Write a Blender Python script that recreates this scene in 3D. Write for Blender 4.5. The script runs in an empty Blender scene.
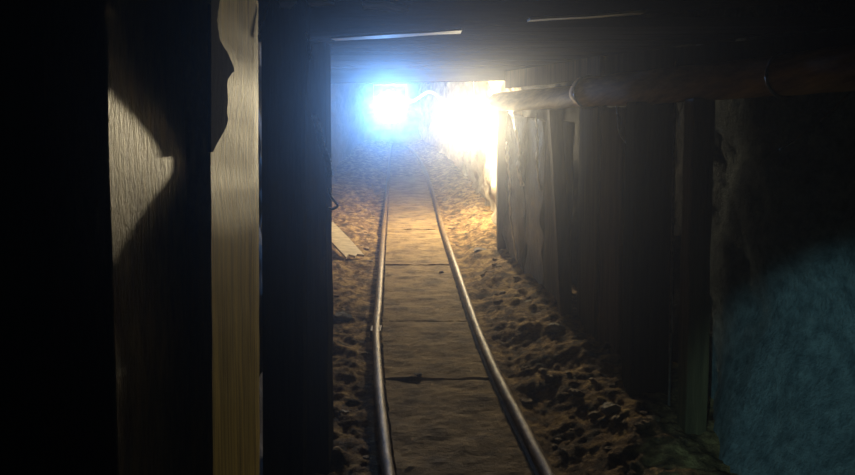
import bpy, bmesh, math, random
from mathutils import Vector, noise, Matrix
C = bpy.context.scene
COL = C.collection
R = math.radians
random.seed(7)

# ---------------------------------------------------------------- camera
F_PX = 700.0; PITCH = R(3.5); CAM = Vector((0, 0, 1.43)); SLOPE = 0.14
cd = bpy.data.cameras.new('camera'); cam = bpy.data.objects.new('camera', cd); COL.objects.link(cam)
cam.location = CAM; cam.rotation_euler = (R(90) - PITCH, 0, 0)
cd.sensor_width = 36.0; cd.lens = 36.0 * F_PX / 855.0; cd.clip_start = 0.02; cd.clip_end = 200
C.camera = cam
# ---------------------------------------------------------------- world: dusty mine air
w = bpy.data.worlds.new('mine_air'); C.world = w; w.use_nodes = True
nt = w.node_tree; nt.nodes.clear()
wo = nt.nodes.new('ShaderNodeOutputWorld')
bg = nt.nodes.new('ShaderNodeBackground'); bg.inputs[0].default_value = (0.5, 0.7, 0.8, 1); bg.inputs[1].default_value = 0.0006
vs = nt.nodes.new('ShaderNodeVolumeScatter'); vs.inputs['Color'].default_value = (0.95, 0.97, 1, 1)
vs.inputs['Density'].default_value = 0.0165; vs.inputs['Anisotropy'].default_value = 0.92
nt.links.new(bg.outputs[0], wo.inputs[0]); nt.links.new(vs.outputs[0], wo.inputs['Volume'])
# ---------------------------------------------------------------- lights
def light(name, kind, loc, power, color, radius=0.03):
    ld = bpy.data.lights.new(name, kind); ld.energy = power; ld.color = color
    ld.shadow_soft_size = radius
    lo = bpy.data.objects.new(name, ld); COL.objects.link(lo); lo.location = loc
    return lo
def ray(px, py):
    u = (px - 427.5) / F_PX; v = (237.5 - py) / F_PX
    return Vector((u, math.cos(PITCH) + v * math.sin(PITCH), -math.sin(PITCH) + v * math.cos(PITCH)))
def P(px, py, Y):
    d = ray(px, py); return CAM + d * (Y / d.y)
def Fl(px, py, up=0.0):
    d = ray(px, py); t = (CAM.z - up) / (SLOPE * d.y - d.z); return CAM + d * t
LAMP_A = P(390, 108, 7.6); LAMP_B = P(473, 124, 7.3)
W4 = 4 * math.pi
sb = light('lamp_light_blue', 'SPOT', LAMP_A + Vector((0, -0.12, 0)), 42 * W4, (0.15, 0.42, 1.0), 0.05)
sb.data.spot_size = R(40); sb.data.spot_blend = 1.0
sb.rotation_euler = (P(320, 75, 2.0) - sb.location).to_track_quat('-Z', 'Y').to_euler()
WARM_I = 24.0   # the bare bulb itself gives the warm light (see its builder)
# cool spot added unseen behind the camera, cone shaped for the right wall
sp = light('added_cool_spot', 'SPOT', (-0.35, -0.5, 1.35), 110, (0.36, 0.74, 0.85), 0.02)
sp.data.spot_size = R(34); sp.data.spot_blend = 0.3
tgt = P(960, 545, 1.9)
sp.rotation_euler = (tgt - sp.location).to_track_quat('-Z', 'Y').to_euler()
# ---------------------------------------------------------------- exposure
C.view_settings.view_transform = 'Standard'; C.view_settings.look = 'None'
C.view_settings.exposure = 0.0; C.view_settings.gamma = 1.0; C.view_settings.use_curve_mapping = False
C.cycles.max_bounces = 6; C.cycles.diffuse_bounces = 3; C.cycles.glossy_bounces = 2; C.cycles.volume_bounces = 1
C.cycles.use_denoising = True; C.cycles.sample_clamp_indirect = 3.0

# ---------------------------------------------------------------- materials
def mat(name, c1, c2, rough=0.8, scale=(4, 4, 4), bump=0.3, detail=8, spec=0.5, metal=0.0, c3=None, dist=0.02, rough2=None, pos=(0.35, 0.65)):
    m = bpy.data.materials.new(name); m.use_nodes = True
    n = m.node_tree.nodes; l = m.node_tree.links; b = n['Principled BSDF']
    tc = n.new('ShaderNodeTexCoord'); mp = n.new('ShaderNodeMapping'); mp.inputs['Scale'].default_value = scale
    nz = n.new('ShaderNodeTexNoise'); nz.inputs['Scale'].default_value = 1.0; nz.inputs['Detail'].default_value = detail; nz.inputs['Roughness'].default_value = 0.65
    l.new(tc.outputs['Object'], mp.inputs[0]); l.new(mp.outputs[0], nz.inputs['Vector'])
    cr = n.new('ShaderNodeValToRGB'); e = cr.color_ramp.elements
    e[0].position = pos[0]; e[1].position = pos[1]; e[0].color = (*c1, 1); e[1].color = (*c2, 1)
    if c3: x = e.new((pos[0] + pos[1]) / 2); x.color = (*c3, 1)
    l.new(nz.outputs[0], cr.inputs[0]); l.new(cr.outputs[0], b.inputs['Base Color'])
    n2 = n.new('ShaderNodeTexNoise'); n2.inputs['Scale'].default_value = 3.1; n2.inputs['Detail'].default_value = 10; n2.inputs['Roughness'].default_value = 0.7
    l.new(mp.outputs[0], n2.inputs['Vector'])
    bp = n.new('ShaderNodeBump'); bp.inputs['Strength'].default_value = bump; bp.inputs['Distance'].default_value = dist
    l.new(n2.outputs[0], bp.inputs['Height']); l.new(bp.outputs[0], b.inputs['Normal'])
    b.inputs['Roughness'].default_value = rough; b.inputs['Specular IOR Level'].default_value = spec; b.inputs['Metallic'].default_value = metal
    if rough2 is not None:
        mr = n.new('ShaderNodeMapRange'); mr.inputs[1].default_value = 0.35; mr.inputs[2].default_value = 0.65
        mr.inputs[3].default_value = rough; mr.inputs[4].default_value = rough2
        l.new(n2.outputs[0], mr.inputs[0]); l.new(mr.outputs[0], b.inputs['Roughness'])
    return m
M = {}
M['dirt'] = mat('dirt', (0.05, 0.031, 0.012), (0.38, 0.25, 0.095), 0.95, (11, 11, 11), 1.0, 14, 0.15, c3=(0.17, 0.10, 0.04), dist=0.03, pos=(0.38, 0.60))
M['board_dirt'] = mat('dusty_board', (0.10, 0.062, 0.024), (0.30, 0.205, 0.09), 0.9, (6, 9, 6), 0.8, 14, 0.15, c3=(0.21, 0.14, 0.06), dist=0.015, pos=(0.36, 0.62))
M['rock'] = mat('rock', (0.05, 0.04, 0.035), (0.13, 0.10, 0.08), 0.85, (3, 3, 3), 0.9, 12, 0.4, dist=0.05)
M['shaded_rock'] = mat('shaded_rock_copy', (0.012, 0.010, 0.008), (0.04, 0.033, 0.025), 0.9, (3, 3, 3), 0.9, 12, 0.05, dist=0.05)  # rock copy with shade put into its colour, for gaps behind the lagging
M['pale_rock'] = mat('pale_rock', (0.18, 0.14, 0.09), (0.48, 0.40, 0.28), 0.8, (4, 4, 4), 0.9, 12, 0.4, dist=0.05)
M['teal'] = mat('blue_grey_plaster', (0.09, 0.13, 0.14), (0.24, 0.31, 0.31), 0.85, (20, 20, 20), 1.0, 14, 0.3, dist=0.02)
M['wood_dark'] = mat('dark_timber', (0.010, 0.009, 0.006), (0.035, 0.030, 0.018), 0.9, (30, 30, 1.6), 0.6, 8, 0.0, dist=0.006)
M['wood_wet'] = mat('damp_timber', (0.035, 0.028, 0.012), (0.10, 0.075, 0.032), 0.75, (34, 34, 2.2), 0.7, 8, 0.12, dist=0.006)
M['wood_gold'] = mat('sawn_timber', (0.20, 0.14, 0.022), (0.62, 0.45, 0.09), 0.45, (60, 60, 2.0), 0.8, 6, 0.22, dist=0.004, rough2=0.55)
M['wood_patch'] = mat('rough_wet_timber', (0.035, 0.024, 0.006), (0.22, 0.15, 0.04), 0.4, (60, 34, 9), 1.0, 6, 0.2, dist=0.02)
M['pale_bark'] = mat('pale_peeling_bark', (0.20, 0.15, 0.08), (0.60, 0.50, 0.32), 0.35, (14, 14, 6), 0.8, 8, 0.6, dist=0.02)
M['wood_brown'] = mat('brown_timber', (0.035, 0.02, 0.009), (0.10, 0.06, 0.026), 0.85, (26, 26, 2.0), 0.6, 8, 0.05, dist=0.006)
M['wood_long'] = mat('log_timber', (0.18, 0.095, 0.038), (0.46, 0.27, 0.11), 0.75, (22, 2.0, 26), 0.6, 8, 0.15, dist=0.006)
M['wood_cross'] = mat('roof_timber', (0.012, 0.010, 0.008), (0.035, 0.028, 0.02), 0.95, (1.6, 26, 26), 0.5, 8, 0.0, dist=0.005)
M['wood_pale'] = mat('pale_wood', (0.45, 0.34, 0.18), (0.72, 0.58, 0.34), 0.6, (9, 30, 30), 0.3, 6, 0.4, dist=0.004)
M['strip_shade'] = mat('painted_shadow', (0.008, 0.007, 0.005), (0.03, 0.025, 0.018), 0.95, (40, 40, 5), 0.5, 8, 0.05)  # dark colour of the painted shadow strip on the golden board
M['bark'] = mat('wet_bark', (0.022, 0.017, 0.009), (0.10, 0.075, 0.04), 0.28, (16, 16, 3.5), 1.0, 8, 0.9, dist=0.05, rough2=0.45)
M['rail'] = mat('rusty_rail', (0.07, 0.04, 0.015), (0.26, 0.17, 0.08), 0.5, (40, 14, 40), 0.8, 8, 0.35, metal=0.2, dist=0.003, rough2=0.6)
M['rope'] = mat('rope', (0.30, 0.28, 0.24), (0.6, 0.58, 0.5), 0.7, (60, 60, 60), 0.4)
M['wire'] = mat('steel_wire', (0.10, 0.09, 0.08), (0.25, 0.22, 0.18), 0.4, (40, 40, 40), 0.1, metal=0.7)
M['white_cable'] = mat('white_cable', (0.75, 0.77, 0.8), (0.9, 0.9, 0.9), 0.45, (30, 30, 30), 0.05)
M['stone'] = mat('loose_stone', (0.12, 0.075, 0.035), (0.36, 0.24, 0.12), 0.85, (14, 14, 14), 0.7, 10, 0.3, dist=0.01)
M['lamp_metal'] = mat('lamp_housing', (0.35, 0.35, 0.36), (0.55, 0.55, 0.56), 0.5, (8, 8, 8), 0.1, metal=0.3)
def emis(name, col, s):
    m = bpy.data.materials.new(name); m.use_nodes = True
    b = m.node_tree.nodes['Principled BSDF']
    b.inputs['Emission Color'].default_value = (*col, 1); b.inputs['Emission Strength'].default_value = s
    b.inputs['Base Color'].default_value = (.8, .8, .8, 1)
    return m
M['lens_blue'] = emis('lit_lens_cool', (0.7, 0.85, 1.0), 40)
M['bulb_glow'] = emis('lit_bulb', (1.0, 0.83, 0.52), WARM_I / (math.pi * 0.045 ** 2))

# ---------------------------------------------------------------- helpers
def obj(name, bm, m, parent=None, smooth=False):
    me = bpy.data.meshes.new(name)
    bmesh.ops.recalc_face_normals(bm, faces=bm.faces[:])
    bm.to_mesh(me); bm.free(); me.materials.append(M[m])
    for p in me.polygons: p.use_smooth = smooth
    o = bpy.data.objects.new(name, me); COL.objects.link(o)
    if parent: o.parent = parent; o.matrix_parent_inverse = Matrix.Translation(-parent.location)
    return o
def struct(name, bm, m, smooth=False):
    o = obj(name, bm, m, None, smooth); o['kind'] = 'structure'; return o
def tag(o, label, cat, group=None):
    o['label'] = label; o['category'] = cat
    if group: o['group'] = group
    return o
def thing(name, label, cat, loc, group=None):
    o = bpy.data.objects.new(name, None); COL.objects.link(o); o.location = loc; o.empty_display_size = 0.05
    return tag(o, label, cat, group)
def rough_box(bm, base, ax, ay, az, cuts=(1, 1, 8), amp=0.004, seed=0.0, bev=0.006, freq=6.0):
    """box with corner at base and edge vectors ax, ay, az; edges softened, faces worn by noise"""
    ax, ay, az = Vector(ax), Vector(ay), Vector(az); base = Vector(base)
    n = cuts; V = {}
    def vert(i, j, k):
        key = (i, j, k)
        if key in V: return V[key]
        p = base + ax * (i / n[0]) + ay * (j / n[1]) + az * (k / n[2])
        q = p * freq + Vector((seed, seed * 1.7, seed * .3))
        p = p + Vector((noise.noise(q), noise.noise(q + Vector((9, 3, 1))), noise.noise(q + Vector((4, 8, 2))))) * amp
        V[key] = bm.verts.new(p); return V[key]
    def face(a, b, c, d): bm.faces.new((a, b, c, d))
    for i in range(n[0]):
        for j in range(n[1]):
            for k in (0, n[2]): face(vert(i, j, k), vert(i + 1, j, k), vert(i + 1, j + 1, k), vert(i, j + 1, k))
    for i in range(n[0]):
        for k in range(n[2]):
            for j in (0, n[1]): face(vert(i, j, k), vert(i + 1, j, k), vert(i + 1, j, k + 1), vert(i, j, k + 1))
    for j in range(n[1]):
        for k in range(n[2]):
            for i in (0, n[0]): face(vert(i, j, k), vert(i, j + 1, k), vert(i, j + 1, k + 1), vert(i, j, k + 1))
    bmesh.ops.recalc_face_normals(bm, faces=bm.faces[:])
    if bev > 0:
        es = [e for e in bm.edges if len(e.link_faces) == 2 and e.calc_face_angle(0) > R(55)]
        bmesh.ops.bevel(bm, geom=es, offset=bev, segments=2, affect='EDGES', profile=0.6)
    return bm
def tube(bm, pts, r, seg=10, wob=0.0, cap=True, flat=1.0):
    pts = [Vector(p) for p in pts]; rings = []
    for i, p in enumerate(pts):
        t = (pts[min(i + 1, len(pts) - 1)] - pts[max(i - 1, 0)]).normalized()
        up = Vector((0, 0, 1)) if abs(t.z) < 0.9 else Vector((0, 1, 0))
        s = t.cross(up).normalized(); u = s.cross(t)
        rr = r[i] if isinstance(r, (list, tuple)) else r
        ring = []
        for k in range(seg):
            a = 2 * math.pi * k / seg
            f = 1 + wob * noise.noise(Vector((math.cos(a) * 1.5, math.sin(a) * 1.5, i * .35)) + p)
            ring.append(bm.verts.new(p + s * math.cos(a) * rr * f + u * math.sin(a) * rr * f * flat))
        rings.append(ring)
    for a, b in zip(rings, rings[1:]):
        for k in range(seg): bm.faces.new((a[k], a[(k + 1) % seg], b[(k + 1) % seg], b[k]))
    if cap: bm.faces.new(rings[0][::-1]); bm.faces.new(rings[-1])
    return bm
def resample(pts, n, jit=0):
    """Catmull-Rom through pts"""
    pts = [Vector(p) for p in pts]; out = []
    for i in range(len(pts) - 1):
        p0, p1, p2, p3 = pts[max(i - 1, 0)], pts[i], pts[i + 1], pts[min(i + 2, len(pts) - 1)]
        for k in range(n):
            t = k / n
            out.append(0.5 * ((2 * p1) + (p2 - p0) * t + (2 * p0 - 5 * p1 + 4 * p2 - p3) * t * t + (3 * p1 - p0 - 3 * p2 + p3) * t ** 3))
    out.append(pts[-1]); return out
def fz(y): return SLOPE * y
def lerp_path(path, y):
    if y <= path[0][0]: return path[0][1]
    for (a, xa), (b, xb) in zip(path, path[1:]):
        if y <= b: return xa + (xb - xa) * (y - a) / (b - a)
    return path[-1][1]

# ---------------------------------------------------------------- structure
RAIL_L = [Fl(*p, 0.055) for p in [(404, 560), (396, 515), (388, 472), (383, 430), (378.5, 382), (376, 332), (378.5, 300), (381.5, 255), (384.5, 218), (386.5, 196), (388.5, 172), (390, 156), (391.5, 145)]]
RAIL_R = [Fl(*p, 0.055) for p in [(592, 560), (570, 515), (547, 472), (523, 425), (497, 375), (478.5, 332), (467, 300), (454, 262), (443, 230), (435.5, 202), (425, 170), (415, 153), (404, 145)]]
def rail_x(R_, y):
    return lerp_path([(p.y, p.x) for p in R_], y)
def floor_h(x, y):
    z = fz(y)
    xl, xr = rail_x(RAIL_L, y), rail_x(RAIL_R, y)
    inside = 1 if xl < x < xr else 0
    d = 0 if inside else min(abs(x - xl), abs(x - xr))
    n1 = noise.fractal(Vector((x * 3.2, y * 3.2, 0)), 0.8, 2.1, 5)
    n2 = noise.noise(Vector((x * 14, y * 14, 3))) + 0.8 * noise.noise(Vector((x * 27, y * 27, 5)))
    k = min(1, d / 0.12)
    z += k * (0.040 * n1 + 0.0105 * n2) + k * 0.006 * noise.noise(Vector((x * 58, y * 58, 8))) + (0.022 if not inside else 0)
    z += k * 0.10 * min(1, max(0, (x - xr - .12)) / 0.35) + k * 0.05 * min(1, max(0, xl - x - .1) / 0.4)   # spoil banked up the sides
    if inside: z -= 0.012
    return z
bm = bmesh.new()
ys = [-1.0]
while ys[-1] < 23: ys.append(ys[-1] + (0.05 if ys[-1] < 2.1 else max(0.013, 0.004 * ys[-1]) if ys[-1] < 9.5 else 0.06))
xs = [-2.4 + 0.05 * i for i in range(27)] + [-1.08 + 0.013 * i for i in range(170)] + [1.14 + 0.05 * i for i in range(24)]
rows = [[bm.verts.new((x, y, floor_h(x, y))) for x in xs] for y in ys]
for a, b in zip(rows, rows[1:]):
    for i in range(len(xs) - 1): bm.faces.new((a[i], a[i + 1], b[i + 1], b[i]))
struct('floor', bm, 'dirt', True)

WL = [(-1.5, -0.50), (1.7, -0.52), (2.75, -0.62), (4, -0.85), (6, -1.1), (9, -1.35), (14, -1.75), (23, -2.0)]
WR = [(-1.5, 1.6), (1.2, 1.5), (2.15, 1.40), (2.55, 1.24), (2.9, 1.23), (3.3, 1.22), (4.1, 1.12), (6, 0.84), (7.5, 0.70), (9, 0.66), (11, 0.62), (14, 0.5), (18, 0.2), (23, -0.4)]
def wall(name, path, m, y0, y1, step, amp, side, top=2.0, freq=2.2, toe=0.0):
    bm = bmesh.new(); n = int((y1 - y0) / step); rows = []
    for i in range(n + 1):
        y = y0 + (y1 - y0) * i / n; x = lerp_path(path, y); row = []
        for k in range(41):
            z = fz(y) - 0.15 + k * top / 40
            q = Vector((side * 5, y * freq, z * freq))
            d = amp * (noise.fractal(q, .75, 2.1, 6) + 0.3)
            if toe: d -= toe * min(1, max(0, (3.0 - y) / .9)) * max(0, 1 - (z - fz(y)) / .7) ** 1.5
            row.append(bm.verts.new((x + side * d, y, z)))
        rows.append(row)
    for a, b in zip(rows, rows[1:]):
        for k in range(40): bm.faces.new((a[k], a[k + 1], b[k + 1], b[k]))
    return struct(name, bm, m, True)
wall('wall_left', WL, 'rock', -1.5, 23, 0.06, 0.10, -1)
wall('wall_right', WR, 'shaded_rock', 3.20, 6.3, 0.05, 0.05, 1)
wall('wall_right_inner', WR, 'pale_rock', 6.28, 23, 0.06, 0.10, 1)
wall('wall_right_near', WR, 'teal', -1.5, 3.22, 0.04, 0.03, 1, freq=3.5, toe=0.40)
# far face where the drift turns away
bm = bmesh.new(); rows = []
for i in range(41):
    row = []
    for k in range(31):
        x = -2.4 + 3.4 * i / 40; z = fz(21.5) - .2 + 2.2 * k / 30
        row.append(bm.verts.new((x, 21.5 + 0.35 * noise.fractal(Vector((x * 2, 0, z * 2)), .8, 2, 5), z)))
    rows.append(row)
for a, b in zip(rows, rows[1:]):
    for k in range(30): bm.faces.new((a[k], a[k + 1], b[k + 1], b[k]))
struct('wall_far', bm, 'rock', True)
bm = bmesh.new(); rows = []
y = -1.5
while y < 23.2:
    rows.append([bm.verts.new((-2.4 + 4.4 * i / 60, y, fz(y) + 1.80 + 0.07 * noise.fractal(Vector((i * .2, y * 2, 7)), .8, 2, 5))) for i in range(61)]); y += 0.1
for a, b in zip(rows, rows[1:]):
    for k in range(60): bm.faces.new((a[k], a[k + 1], b[k + 1], b[k]))
struct('ceiling', bm, 'rock', True)

# ---------------------------------------------------------------- left foreground: vertical wall planks
def wall_plank(x0, y0, y1, thick, m, label, seed, group=None, name='wall_plank', lean=0.0, amp=0.004, dx=0.0):
    z0 = fz(y0) - 0.03; h = 1.83
    bm = bmesh.new()
    rough_box(bm, (x0 - thick, y0, z0), (thick, 0, 0), (dx, y1 - y0, 0), (0, lean, h), (1, 3, 40), amp, seed, 0.004, 5)
    return tag(obj(name, bm, m), label, 'plank', group)
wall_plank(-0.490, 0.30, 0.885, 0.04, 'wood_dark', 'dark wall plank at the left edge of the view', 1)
wall_plank(-0.405, 0.893, 1.135, 0.08, 'wood_patch', 'wide rough wall plank with a golden patch of light', 11, amp=0.002, dx=0.0155)
# golden board: its face swells and hollows along its height
GX = [(-60, -.357), (60, -.3575), (140, -.3745), (165, -.3745), (240, -.3625), (290, -.366), (600, -.366)]
def gx(py):
    n_ = 7; return sum(lerp_path(GX, py + (k - 3) * 9) for k in range(n_)) / n_ + 0.0005 * noise.noise(Vector((py * .04, 3, 3)))
bm = bmesh.new(); cols = []
for i in range(141):
    py = -60 + 620 * i / 140; X = gx(py); row = []
    for px in (211.5, 220, 229, 238, 247, 255):
        d = ray(px + (py - 237) * .006, py); p = CAM + d * (X / d.x); p.x += 0.0012 * noise.noise(Vector((px * .12, py * .02, 1))); row.append(p)
    z = row[0].z; last = row[-1]
    row = [Vector((q.x, q.y, z)) for q in row]
    row += [Vector((last.x - .004, last.y + .04, z)), Vector((last.x - .012, last.y + .085, z)), Vector((last.x - .05, last.y + .08, z)), Vector((row[0].x - .05, row[0].y, z))]
    cols.append([bm.verts.new(q) for q in row])
for a, b2 in zip(cols, cols[1:]):
    n_ = len(a)
    for k in range(n_): bm.faces.new((a[k], a[(k + 1) % n_], b2[(k + 1) % n_], b2[k]))
bm.faces.new(cols[0]); bm.faces.new(cols[-1][::-1])
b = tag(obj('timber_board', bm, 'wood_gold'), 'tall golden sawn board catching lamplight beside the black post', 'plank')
outl = [(-40, 226), (0, 220), (20, 217), (40, 220), (55, 229), (68, 234), (80, 236), (92, 234), (104, 229), (112, 229), (122, 228), (132, 224), (142, 218), (152, 213)]  # outline of the dark strip that paints a wavy shadow on the board
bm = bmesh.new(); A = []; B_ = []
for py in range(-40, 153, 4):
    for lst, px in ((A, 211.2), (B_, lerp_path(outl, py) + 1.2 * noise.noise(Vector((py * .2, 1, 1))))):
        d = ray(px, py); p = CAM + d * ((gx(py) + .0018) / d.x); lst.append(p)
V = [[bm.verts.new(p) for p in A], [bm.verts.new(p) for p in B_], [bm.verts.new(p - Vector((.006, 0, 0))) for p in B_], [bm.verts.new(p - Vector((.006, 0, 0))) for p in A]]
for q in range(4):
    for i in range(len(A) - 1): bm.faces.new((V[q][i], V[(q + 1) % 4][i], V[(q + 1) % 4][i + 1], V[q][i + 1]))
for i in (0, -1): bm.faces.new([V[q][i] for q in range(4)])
p = obj('shadow_strip', bm, 'strip_shade', b); p['label'] = 'dark wavy strip painted as a shadow along the upper edge'
# front board of the left prop, rough broken edge
YA = 1.90
edge = [(-60, 307), (60, 306), (90, 302), (190, 301), (215, 303), (560, 303)]
bm = bmesh.new(); ring = []
npt = 90
L0, L1 = [], []
for i in range(npt + 1):
    py = -60 + 620 * i / npt
    ex = lerp_path(edge, py) + 0.8 * noise.noise(Vector((py * .09, 2, 1)))
    L1.append(P(ex, py, YA)); L0.append(P(262 + (py - 237) * .004, py, YA - 0.01))
def lathe_pts():
    v = [[bm.verts.new(p) for p in L0], [bm.verts.new(p) for p in L1], [bm.verts.new(p + Vector((0.004, .035, 0))) for p in L1], [bm.verts.new(p + Vector((0, .05, 0))) for p in L0]]
    for a in range(4):
        A, B = v[a], v[(a + 1) % 4]
        for i in range(npt): bm.faces.new((A[i], B[i], B[i + 1], A[i + 1]))
    for i in (0, npt): bm.faces.new([v[a][i] for a in range(4)])
lathe_pts()
tag(obj('slab_board', bm, 'wood_dark'), 'dark rough-edged board standing in front of the black left post', 'board')
# left prop behind it
def prop(name, pxl, pxr, Y, m, label, depth=0.14, cat='post', top=1.62, amp=0.005, group=None, lean=0.0, pyl=237):
    a, b_ = P(pxl, pyl, Y), P(pxr, pyl, Y)
    bm = bmesh.new()
    rough_box(bm, (a.x, Y, fz(Y) - 0.04), (b_.x - a.x, 0, 0), (0, depth, SLOPE * depth), (lean, 0, top + 0.04), (2, 2, 40), amp, Y * 3.3, 0.008, 4)
    return tag(obj(name, bm, m), label, cat, group)
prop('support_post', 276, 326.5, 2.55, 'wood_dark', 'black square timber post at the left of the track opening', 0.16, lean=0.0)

# ---------------------------------------------------------------- right side props
prop('support_post', 498, 509, 6.0, 'wood_brown', 'pale-edged prop at the far end of the bark slab wall', 0.12, lean=-0.01, top=1.30)
prop('support_post', 563.5, 576, 4.15, 'wood_brown', 'thin brown prop between the bark slabs and the dark planks', 0.09, lean=-0.09, top=1.35)
prop('support_post', 633, 672, 3.05, 'wood_dark', 'wide black post left of the thin grey pipe', 0.14, top=1.40)
prop('support_post', 690, 712, 2.70, 'wood_wet', 'narrow dark post bordering the blue-grey wall', 0.10, top=1.42)
# bark slabs between far prop and brown prop
def lagging(y0, y1, x0, x1, m, label, seed, amp, name, group=None, z=1.40, cuts=(1, 8, 60), cat='plank', fr=5.0):
    bm = bmesh.new()
    rough_box(bm, (x0, y0, fz(y0) - 0.03), (0.035, 0, 0), (x1 - x0, y1 - y0, SLOPE * (y1 - y0)), (0, 0, z), cuts, amp, seed, 0, fr)
    return tag(obj(name, bm, m, None, True), label, cat, group)
lagging(5.30, 5.99, 0.735, 0.665, 'bark', 'wet bark slab with glistening streaks next to the far prop', 3, 0.040, 'bark_slab', fr=7, z=1.30)
lagging(4.80, 5.27, 0.785, 0.745, 'bark', 'dull bark slab in the middle of the three right of the track', 8, 0.030, 'bark_slab', fr=6, z=1.30)
lagging(4.25, 4.77, 0.845, 0.795, 'wood_wet', 'damp brown slab just behind the thin brown prop', 12, 0.012, 'bark_slab', z=1.30)
lagging(3.80, 4.12, 0.925, 0.885, 'wood_wet', 'greenish-brown lagging plank just right of the thin brown prop', 20, 0.006, 'lagging_plank')
lagging(3.48, 3.78, 0.965, 0.930, 'wood_brown', 'brown lagging plank in the middle of the dim right wall', 24, 0.006, 'lagging_plank')
lagging(3.22, 3.46, 1.005, 0.970, 'wood_dark', 'darkest lagging plank, beside the wide black post', 28, 0.006, 'lagging_plank')
def ribbon(pts, wd, seed, label):
    ps = resample(pts, 12); bm = bmesh.new(); rows = []
    for i, p in enumerate(ps):
        w_ = wd * (0.35 + 1.1 * abs(noise.noise(Vector((i * .13, seed, 2))))); row = []
        for k in range(5):
            o_ = Vector((0.018 * noise.noise(Vector((i * .25, k * .9, seed))), (k - 2) * w_ * .5, 0.01 * noise.noise(Vector((i * .4, k, seed + 5)))))
            row.append(bm.verts.new(p + o_))
        rows.append(row)
    for a_, b2 in zip(rows, rows[1:]):
        for k in range(4): bm.faces.new((a_[k], a_[k + 1], b2[k + 1], b2[k]))
    o = obj('bark_strip', bm, 'pale_bark', None, True)
    md = o.modifiers.new('thickness', 'SOLIDIFY'); md.thickness = 0.004
    return tag(o, label, 'bark')
ribbon([P(512, 112, 5.45), P(515, 130, 5.42), P(519, 150, 5.38), P(518, 168, 5.38), P(522, 186, 5.33)], 0.16, 2, 'broad pale peeling bark strip on the bark slab next to the far prop')
ribbon([P(507, 142, 5.62), P(508, 160, 5.62), P(510, 180, 5.6), P(510, 205, 5.58), P(513, 235, 5.5), P(517, 262, 5.42)], 0.07, 7, 'narrow pale bark strip curling down close to the far prop')
ribbon([P(536, 118, 4.72), P(538, 140, 4.72), P(537, 165, 4.7), P(541, 190, 4.66)], 0.05, 12, 'short thin bark strip right of the broad peeling one')
# rod added as the lit post edge, a thin pipe
bm = bmesh.new(); a = P(672.5, 237, 2.95)
tube(bm, [(a.x, a.y, fz(a.y) - .02 + i * .16) for i in range(11)], 0.006, 8)
tag(obj('glint', bm, 'wire', None, True), 'thin grey vertical pipe added as the lit edge of the wide black post', 'glint')

# ---------------------------------------------------------------- logs along the right wall
def log(pts, r, label, seed, m='wood_long'):
    bm = bmesh.new(); ps = resample(pts, 10)
    rr = [r[0] + (r[1] - r[0]) * i / (len(ps) - 1) for i in range(len(ps))]
    tube(bm, ps, rr, 24, 0.10)
    return obj('log_beam', bm, m, None, True)
l1 = log([P(497, 102, 6.0), P(545, 98.5, 4.6), P(592, 95.5, 3.62)], (0.076, 0.055), '', 1)
tag(l1, 'far log along the right wall, ending at the glaring warm lamp', 'log')
l2 = log([P(583, 92, 3.75), P(640, 88, 3.15), P(740, 79, 2.55), P(860, 67, 2.05), P(1060, 45, 1.55)], (0.076, 0.062), '', 2)
tag(l2, 'near dark log running towards the viewer on the right wall', 'log')
q = resample([P(499, 92, 6.0), P(545, 88, 4.6), P(590, 82, 3.66), P(640, 76, 3.15), P(740, 66, 2.55), P(860, 50, 2.05)], 5)
for (ia, ib, m_b, lab) in ((0, 10, 'wood_brown', 'long brown board above the far log on the right wall'), (10, 25, 'wood_dark', 'long dark board above the near log on the right wall')):
    bm = bmesh.new(); rows = []
    for p in q[ia:ib + 1]:
        z0 = p.z + .03; z1 = fz(p.y) + 1.632; xx = p.x + (0.05 if ia == 0 else 0.08) + 0.004 * noise.noise(p * 5)
        rows.append([bm.verts.new(v) for v in ((xx, p.y, z0), (xx, p.y, z1), (xx + .025, p.y, z1), (xx + .025, p.y, z0))])
    for a, b2 in zip(rows, rows[1:]):
        for m_ in range(4): bm.faces.new((a[m_], a[(m_ + 1) % 4], b2[(m_ + 1) % 4], b2[m_]))
    bm.faces.new(rows[0]); bm.faces.new(rows[-1][::-1])
    tag(obj('side_board', bm, m_b), lab, 'board')
def band(c, axis, r, label, rr=0.006):
    axis = axis.normalized(); s = axis.cross(Vector((0, 0, 1))).normalized(); u = s.cross(axis)
    bm = bmesh.new(); pts = [c + (s * math.cos(a) + u * math.sin(a)) * r for a in [2 * math.pi * k / 28 for k in range(29)]]
    tube(bm, pts, rr, 8); return tag(obj('wire_band', bm, 'wire', None, True), label, 'wire')
band(P(589, 92, 3.68), P(640, 88, 3.15) - P(583, 92, 3.75), 0.082, 'dark wire band tied round the joint of the two logs')
band(P(786, 74.5, 2.34), P(860, 67, 2.05) - P(740, 79, 2.55), 0.075, 'dark wire band round the near log at far right')
bm = bmesh.new(); tube(bm, resample([P(617, 106, 3.33), P(618, 118, 3.30), P(619, 130, 3.28), P(624, 140, 3.28), P(632, 148, 3.28)], 6), 0.005, 8)
tag(obj('hanging_wire', bm, 'rope', None, True), 'bent wire end hanging below the near log', 'wire')
bm = bmesh.new(); tube(bm, resample([P(780, 150, 2.2), P(805, 133, 2.18), P(835, 108, 2.15), P(850, 92, 2.13)], 6), 0.0035, 8)
tag(obj('slack_cord', bm, 'wire', None, True), 'thin slack cord slanting down from the near log', 'cord')

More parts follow.
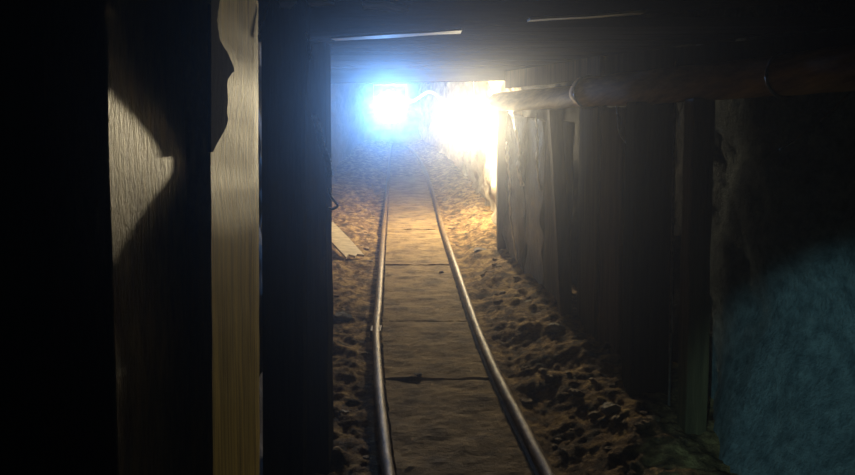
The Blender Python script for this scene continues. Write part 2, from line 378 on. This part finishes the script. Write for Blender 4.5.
# ---------------------------------------------------------------- roof: lintels and cross boards
def cross(p0, p1, h, d, m, label, name, seed, amp=0.004, cat='beam', group=None, bev=0.006):
    bm = bmesh.new()
    rough_box(bm, p0, Vector(p1) - Vector(p0), (0, d, SLOPE * d), (0, 0, h), (50, 2, 2), amp, seed, bev, 4)
    return tag(obj(name, bm, m), label, cat, group)
# bottom edge of the near lintel follows (332,38)-(645,12)
pl, pr = P(250, 36, 2.05), P(900, -8, 2.05)
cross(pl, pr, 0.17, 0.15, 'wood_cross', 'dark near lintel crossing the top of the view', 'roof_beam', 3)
a, b_ = P(326, 84, 6.02), P(560, 80, 6.02)
cross(Vector((-1.15, a.y, a.z)), Vector((1.0, b_.y, b_.z)), 0.14, 0.14, 'wood_cross', 'far lintel over the rails, close above the two lamps', 'roof_beam', 9)
y = 2.26; i = 0
while y < 5.95:
    wd = 0.17 + 0.07 * random.random()
    z = fz(y) + 1.64 + 0.02 * random.random()
    x0, x1 = lerp_path(WL, y) - 0.05, lerp_path(WR, y) + 0.1
    cross((x0, y, z), (x1, y, z + 0.01 * random.random()), 0.03, min(wd - 0.012, 5.97 - y), 'wood_cross',
          'grey roof board laid across between the near and far lintels', 'roof_board', i * 3.1, 0.004, 'board', 'roof boards between the two lintels', 0.002)
    y += wd; i += 1
y = 0.2; i = 0
while y < 1.95:
    wd = 0.22
    cross((-0.5, y, fz(y) + 1.70), (1.5, y, fz(y) + 1.68 + 0.01 * i), 0.03, min(wd - 0.01, 2.0 - y), 'wood_cross',
          'dark roof board above the viewer, in front of the near lintel', 'roof_board', i * 2.3 + 50, 0.004, 'board', 'roof boards in front of the near lintel', 0.002)
    y += wd; i += 1
def batten(p0, p1, h, d, label, m='wood_pale', name='batten', t=None):
    bm = bmesh.new()
    rough_box(bm, p0, p1 - p0, (0, d, d * SLOPE), (0, 0, h), (24, 1, 1), 0.0015, 4, 0.0, 9)
    return tag(obj(name, bm, m), label, 'batten')
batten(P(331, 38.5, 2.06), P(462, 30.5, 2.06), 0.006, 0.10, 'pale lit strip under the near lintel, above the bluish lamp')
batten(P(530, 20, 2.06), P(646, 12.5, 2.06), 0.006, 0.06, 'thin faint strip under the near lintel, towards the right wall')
# torn splinters of pale wood hanging at the top
def shard(pts, Y, label, name='wood_splinter', th=0.008, m='wood_pale'):
    bm = bmesh.new(); A = [bm.verts.new(P(x, y_, Y + dy)) for x, y_, dy in pts]; B = [bm.verts.new(v.co + Vector((0, .004, th))) for v in A]
    bm.faces.new(A); bm.faces.new(B[::-1])
    for i in range(len(A)): j = (i + 1) % len(A); bm.faces.new((A[i], B[i], B[j], A[j]))
    return tag(obj(name, bm, m), label, 'wood')
shard([(362, 4, 0), (385, 3, .0), (409, 9, .0), (407, 13, .12), (385, 12.5, .12), (364, 10, .12)], 1.95, 'torn pale wood strip on the near lintel above the bluish lamp')
shard([(279, 2, 0), (297, 2, 0), (297, 6, .04), (288, 7, .04), (287, 20, .05), (282, 18, .04)], 1.88, 'small hooked pale splinter at the top left beside the golden board')
shard([(308, 3, 0), (322, 1, 0), (334, 5, .03), (320, 6, .05), (309, 7, .05)], 1.9, 'faint ragged splinter at the head of the black left post')
# nail, rope
bm = bmesh.new(); tube(bm, [P(268, 6, 1.75), P(263.5, 20, 1.75), P(259, 33, 1.75)], [0.0012, 0.0016, 0.0018], 8)
tube(bm, [P(259, 33, 1.75), P(258.6, 34.4, 1.75)], 0.005, 10)
tag(obj('nail', bm, 'rope', None, True), 'long bent nail hanging beside the top of the golden board', 'nail')
def twisted(pts, r, label, name='rope', turns=60):
    ps = resample(pts, 14); t = thing(name, label, 'rope', ps[0])
    for s in range(2):
        bm = bmesh.new(); q = []
        for i, p in enumerate(ps):
            a = i * 0.9 + s * math.pi; q.append(p + Vector((math.cos(a), math.sin(a) * .5, 0)) * r * .8)
        tube(bm, q, r, 7); obj('strand', bm, 'rope', t, True)
    return t
twisted([P(314, 116, 2.3), P(317, 124, 2.3), P(320, 138, 2.3), P(324, 150, 2.3), P(328, 160, 2.3), P(330, 175, 2.3)], 0.006, 'frayed rope hanging on the black left post below lamp height')
twisted([P(306, 33, 1.84), P(309, 44, 1.84), P(311, 60, 1.84)], 0.002, 'short thin rope end high on the black left post')
bm = bmesh.new(); tube(bm, resample([P(329, 188, 2.5), P(331, 196, 2.5), P(335, 202, 2.48), P(337.5, 206, 2.46), P(333, 209, 2.47), P(329, 208, 2.5)], 5), 0.0045, 8)
tag(obj('hook', bm, 'rope', None, True), 'small bent iron hook on the edge of the black left post', 'hook')

# ---------------------------------------------------------------- track
def rail(pts, label, cuts):
    t = thing('rail', label, 'rail', pts[0] - Vector((0, 0, .05)), 'rails')
    ps = resample(pts, 10)
    bm = bmesh.new(); tube(bm, ps, 0.024, 14, 0.10)
    obj('rail_head', bm, 'rail', t, True)
    bm = bmesh.new(); rings = []
    for p in ps:
        rings.append([bm.verts.new(p + Vector((dx, 0, dz))) for dx, dz in ((-.010, -.012), (.010, -.012), (.010, -.045), (.022, -.056), (-.022, -.056), (-.010, -.045))])
    for a, b2 in zip(rings, rings[1:]):
        for k in range(6): bm.faces.new((a[k], a[(k + 1) % 6], b2[(k + 1) % 6], b2[k]))
    bm.faces.new(rings[0]); bm.faces.new(rings[-1][::-1])
    obj('rail_foot', bm, 'rail', t)
    for (px, py) in cuts:
        c = Fl(px, py, .05)
        bm = bmesh.new(); rough_box(bm, c + Vector((-.032, -.05, -.03)), (.064, 0, 0), (0, .10, .014), (0, 0, .042), (1, 1, 1), 0.001, 1, .004)
        obj('joint_plate', bm, 'rail', t)
    return t
tr = rail(RAIL_L, 'left rusty rail, kinked at its joint, leading to the bluish lamp', [(376, 331)]); del tr['group']
tr = rail(RAIL_R, 'right rusty rail running from the lower right to the bluish lamp', []); del tr['group']
bounds = [560, 384, 325, 268, 232, 207, 190, 178]
blab = ['nearest walkway board between the rails, at the bottom of the view', 'dusty walkway board just below the board with a small hole', 'stained walkway board below the dark cross gap',
        'long pale walkway board just above the dark cross gap', 'sunlit-looking dusty walkway board fifth from the near end', 'dusty walkway board level with the leaning plank',
        'small far walkway board under the bluish haze', 'last far walkway board between the narrowing rails']
del blab[1]; blab[3] = 'dusty walkway board fourth from the near end'
for i in range(len(bounds) - 1):
    ya, yb = Fl(427, bounds[i]).y, Fl(427, bounds[i + 1]).y
    ya += 0.012; yb -= 0.012
    n = max(6, int((yb - ya) / 0.03)); bm = bmesh.new(); rows = []
    for k in range(n + 1):
        y = ya + (yb - ya) * k / n
        xl, xr = rail_x(RAIL_L, y) + 0.036, rail_x(RAIL_R, y) - 0.036
        row = []
        for q in range(21):
            x = xl + (xr - xl) * q / 20
            h = 0.024 + 0.009 * noise.fractal(Vector((x * 6, y * 6, i * 5)), .8, 2, 5) + 0.003 * noise.noise(Vector((x * 30, y * 30, 1)))
            row.append(bm.verts.new((x + 0.006 * noise.noise(Vector((x * 9, y * 20, 2))), y + 0.008 * noise.noise(Vector((x * 12, i, 4))), fz(y) + h + 0.004 * (i % 2))))
        rows.append(row)
    for a, b2 in zip(rows, rows[1:]):
        for q in range(20): bm.faces.new((a[q], a[q + 1], b2[q + 1], b2[q]))
    g = bmesh.ops.extrude_face_region(bm, geom=bm.faces[:])
    for v in [e for e in g['geom'] if isinstance(e, bmesh.types.BMVert)]: v.co.z -= 0.028
    tag(obj('walkway_board', bm, 'board_dirt', None, False), blab[i], 'board')

# ---------------------------------------------------------------- loose things on the ground
def leaning(corners, th, label, m='wood_pale', name='broken_plank'):
    bm = bmesh.new(); A = [bm.verts.new(c) for c in corners]
    nrm = (corners[1] - corners[0]).cross(corners[-1] - corners[0]).normalized() * th
    B = [bm.verts.new(v.co + nrm) for v in A]
    bm.faces.new(A); bm.faces.new(B[::-1])
    for i in range(len(A)): j = (i + 1) % len(A); bm.faces.new((A[i], B[i], B[j], A[j]))
    return tag(obj(name, bm, m), label, 'plank')
YP = 7.0
A_, B0, D_ = Fl(364, 257, .07), Fl(346, 259, .07), Fl(333, 224, .24)
E_ = D_ + (B0 - A_) * 1.05
leaning([D_, D_.lerp(A_, .5) + (A_ - B0) * .04, A_, A_.lerp(B0, .3) + (D_ - A_) * .05, A_.lerp(B0, .5), A_.lerp(B0, .75) + (D_ - A_) * .06, B0, B0.lerp(E_, .6) + (B0 - A_) * .05, E_], -0.02,
        'pale broken plank leaning on the ground at left of the rails')
def stone(c, s, seed, label, group=None, m='stone', name='stone', flat=0.6):
    bm = bmesh.new(); bmesh.ops.create_icosphere(bm, subdivisions=2, radius=1)
    rz = Matrix.Rotation(seed * 1.3, 3, 'Z')
    for v in bm.verts:
        n = noise.noise(v.co * 1.1 + Vector((seed, 0, seed * 2))) * .55 + noise.noise(v.co * 3 + Vector((seed, 5, 0))) * .16
        p = v.co * (1 + n); p.x *= 1.25; p.z *= flat
        v.co = rz @ (p * s)
    o = obj(name, bm, m); o.location = c
    return tag(o, label, 'stone', group)
# particular ones
def on(px, py): 
    p = Fl(px, py, 0.03); p.z = floor_h(p.x, p.y); return p
stone(on(340, 318), 0.055, 3, 'dark lump of rock against the black post, level with the rail joint', m='rock')
stone(on(613, 345), 0.05, 9, 'x')
bpy.data.objects.remove(bpy.data.objects['stone.001'], do_unlink=True)
stone(on(556, 340), 0.05, 12, 'pale stone at the foot of the thin brown prop', m='pale_rock')
stone(on(529, 310), 0.035, 15, 'small pale stone at the foot of the bark slabs', m='pale_rock')
stone(on(610, 428), 0.04, 18, 'pale stone lying at the bottom right by the black posts', m='pale_rock')
stone(on(344, 414), 0.018, 22, 'tiny bright stone at the lower left beside the black post', m='pale_rock')
stone(on(482, 256), 0.075, 25, 'flat dark stone right of the rails near the far prop', m='rock', flat=0.3)
stone(on(369, 263), 0.03, 27, 'flat dark chip beside the left rail', m='rock', flat=0.3)
stone(P(487, 238, 7.0), 0.09, 31, 'dark boulder at the foot of the far prop', m='rock')
stone(Fl(418, 375, 0.03), 0.018, 33, 'small dark stone on the walkway board', m='rock')
stone(Fl(454, 272, 0.03) + Vector((-.1, 0, 0)), 0.016, 34, 'small dark pebble on the pale walkway board', m='rock')
protoR = stone((0, 0, 0), 1, 41, 'x'); protos = [protoR] + [stone((0, 0, 0), 1, 41 + k * 3, 'x') for k in range(1, 4)]
cnt = 0; used = set()
while cnt < 90:
    side = random.random() < 0.68
    y = 2.6 + 6.5 * random.random() ** 1.3
    xl, xr = rail_x(RAIL_L, y), rail_x(RAIL_R, y)
    if side: x = xr + 0.07 + random.random() * max(0.05, (lerp_path([(2.5, 1.0), (4.1, .84), (6, .62), (9, .62)], y) - xr - 0.12))
    else: x = xl - 0.07 - random.random() * max(0.05, (xl + 0.136 * y) + 0.05)
    k = random.randrange(4)
    if k in used: o = protos[k].copy(); COL.objects.link(o)
    else: o = protos[k]; used.add(k)
    s = 0.008 + 0.020 * random.random() ** 2
    o.location = (x, y, floor_h(x, y) + s * .2); o.scale = (s, s, s); o.rotation_euler = (0, 0, random.random() * 6)
    if side: tag(o, 'small brown stone in the rubble right of the rails', 'stone', 'loose stones right of the rails')
    else: tag(o, 'small brown stone in the rubble left of the rails', 'stone', 'loose stones left of the rails')
    cnt += 1
for k in range(4):
    if k not in used: bpy.data.objects.remove(protos[k], do_unlink=True)

# ---------------------------------------------------------------- lamps
def work_lamp(c, s, lens, label, hang):
    t = thing('work_lamp', label, 'lamp', c)
    bm = bmesh.new()   # shallow tapered housing, open face towards the viewer
    prof = [(.56 * math.cos(2 * math.pi * k / 28), .56 * math.sin(2 * math.pi * k / 28)) for k in range(28)]; N = 28
    r0 = [bm.verts.new(c + Vector((x * s * 1.15, -.04, z * s * 1.15))) for x, z in prof]
    r1 = [bm.verts.new(c + Vector((x * s * 1.25, .00, z * s * 1.05))) for x, z in prof]
    r2 = [bm.verts.new(c + Vector((x * s * .8, .09, z * s * .8))) for x, z in prof]
    r3 = [bm.verts.new(c + Vector((x * s * 1.0, -.04, z * s * 1.0))) for x, z in prof]
    r4 = [bm.verts.new(c + Vector((x * s * .9, -.01, z * s * .9))) for x, z in prof]
    for A, B in ((r3, r0), (r0, r1), (r1, r2), (r4, r3)):
        for k in range(N): bm.faces.new((A[k], A[(k + 1) % N], B[(k + 1) % N], B[k]))
    bm.faces.new(r2); bm.faces.new(r4)
    obj('housing', bm, 'lamp_metal', t)
    bm = bmesh.new(); tube(bm, [c + Vector((0, -.018, 0)), c + Vector((0, -.032, 0)), c + Vector((0, -.042, 0))], [s * .55, s * .55, s * .40], 28)
    obj('lens', bm, lens, t)
    bm = bmesh.new(); tube(bm, [c + Vector((-s * .68, .02, 0)), c + Vector((-s * .68, .02, s * .95)), c + Vector((s * .68, .02, s * .95)), c + Vector((s * .68, .02, 0))], .006, 8)
    obj('bracket', bm, 'lamp_metal', t, True)
    for k in range(5):
        bm = bmesh.new(); rough_box(bm, c + Vector((-s * .4 + k * s * .19, .07, -s * .45)), (.006, 0, 0), (0, .05, 0), (0, 0, s * .9), (1, 1, 1), 0, 0, 0)
        obj('cooling_fin', bm, 'lamp_metal', t)
    bm = bmesh.new(); tube(bm, resample([c + Vector((0, .02, s * .95)), c + Vector((.01, .02, s * .95 + hang * .5)), c + Vector((0, .02, s * .95 + hang))], 5), .004, 8)
    obj('hanging_wire', bm, 'wire', t, True)
    return t
work_lamp(LAMP_A, 0.26, 'lens_blue', 'glaring bluish-white work lamp over the far end of the rails', 0.22)
c = LAMP_B; t = thing('hanging_bulb', 'glaring warm-white bare bulb hanging close to the right wall', 'lamp', c)
bm = bmesh.new(); prof = [(0.0, -.045), (.022, -.040), (.038, -.026), (.045, -.002), (.041, .020), (.028, .042), (.018, .058), (.016, .07)]
rings = [[bm.verts.new(c + Vector((math.cos(a) * r_, math.sin(a) * r_, z_))) for a in [2 * math.pi * k / 20 for k in range(20)]] for r_, z_ in prof[1:]]
bot = bm.verts.new(c + Vector((0, 0, -.045)))
for k in range(20): bm.faces.new((bot, rings[0][k], rings[0][(k + 1) % 20]))
for A, B in zip(rings, rings[1:]):
    for k in range(20): bm.faces.new((A[k], A[(k + 1) % 20], B[(k + 1) % 20], B[k]))
obj('glass_bulb', bm, 'bulb_glow', t, True)
bm = bmesh.new(); tube(bm, [c + Vector((0, 0, z_)) for z_ in (.068, .085, .10, .125, .13)], [.017, .019, .022, .020, .008], 16)
obj('socket', bm, 'lamp_metal', t, True)
bm = bmesh.new(); tube(bm, resample([c + Vector((0, 0, .128)), c + Vector((.008, 0, .3)), c + Vector((0, 0, .55))], 6), .004, 8)
obj('flex', bm, 'white_cable', t, True)
bm = bmesh.new()
tube(bm, resample([P(404, 101, 7.55), P(412, 101, 7.5), P(419, 97, 7.45), P(427, 92, 7.4), P(434, 93, 7.38), P(440, 98, 7.35), P(450, 102, 7.3), P(462, 106, 7.3)], 6), 0.014, 8)
tag(obj('power_cable', bm, 'white_cable', None, True), 'white sagging cable strung between the two glaring lamps', 'cable')
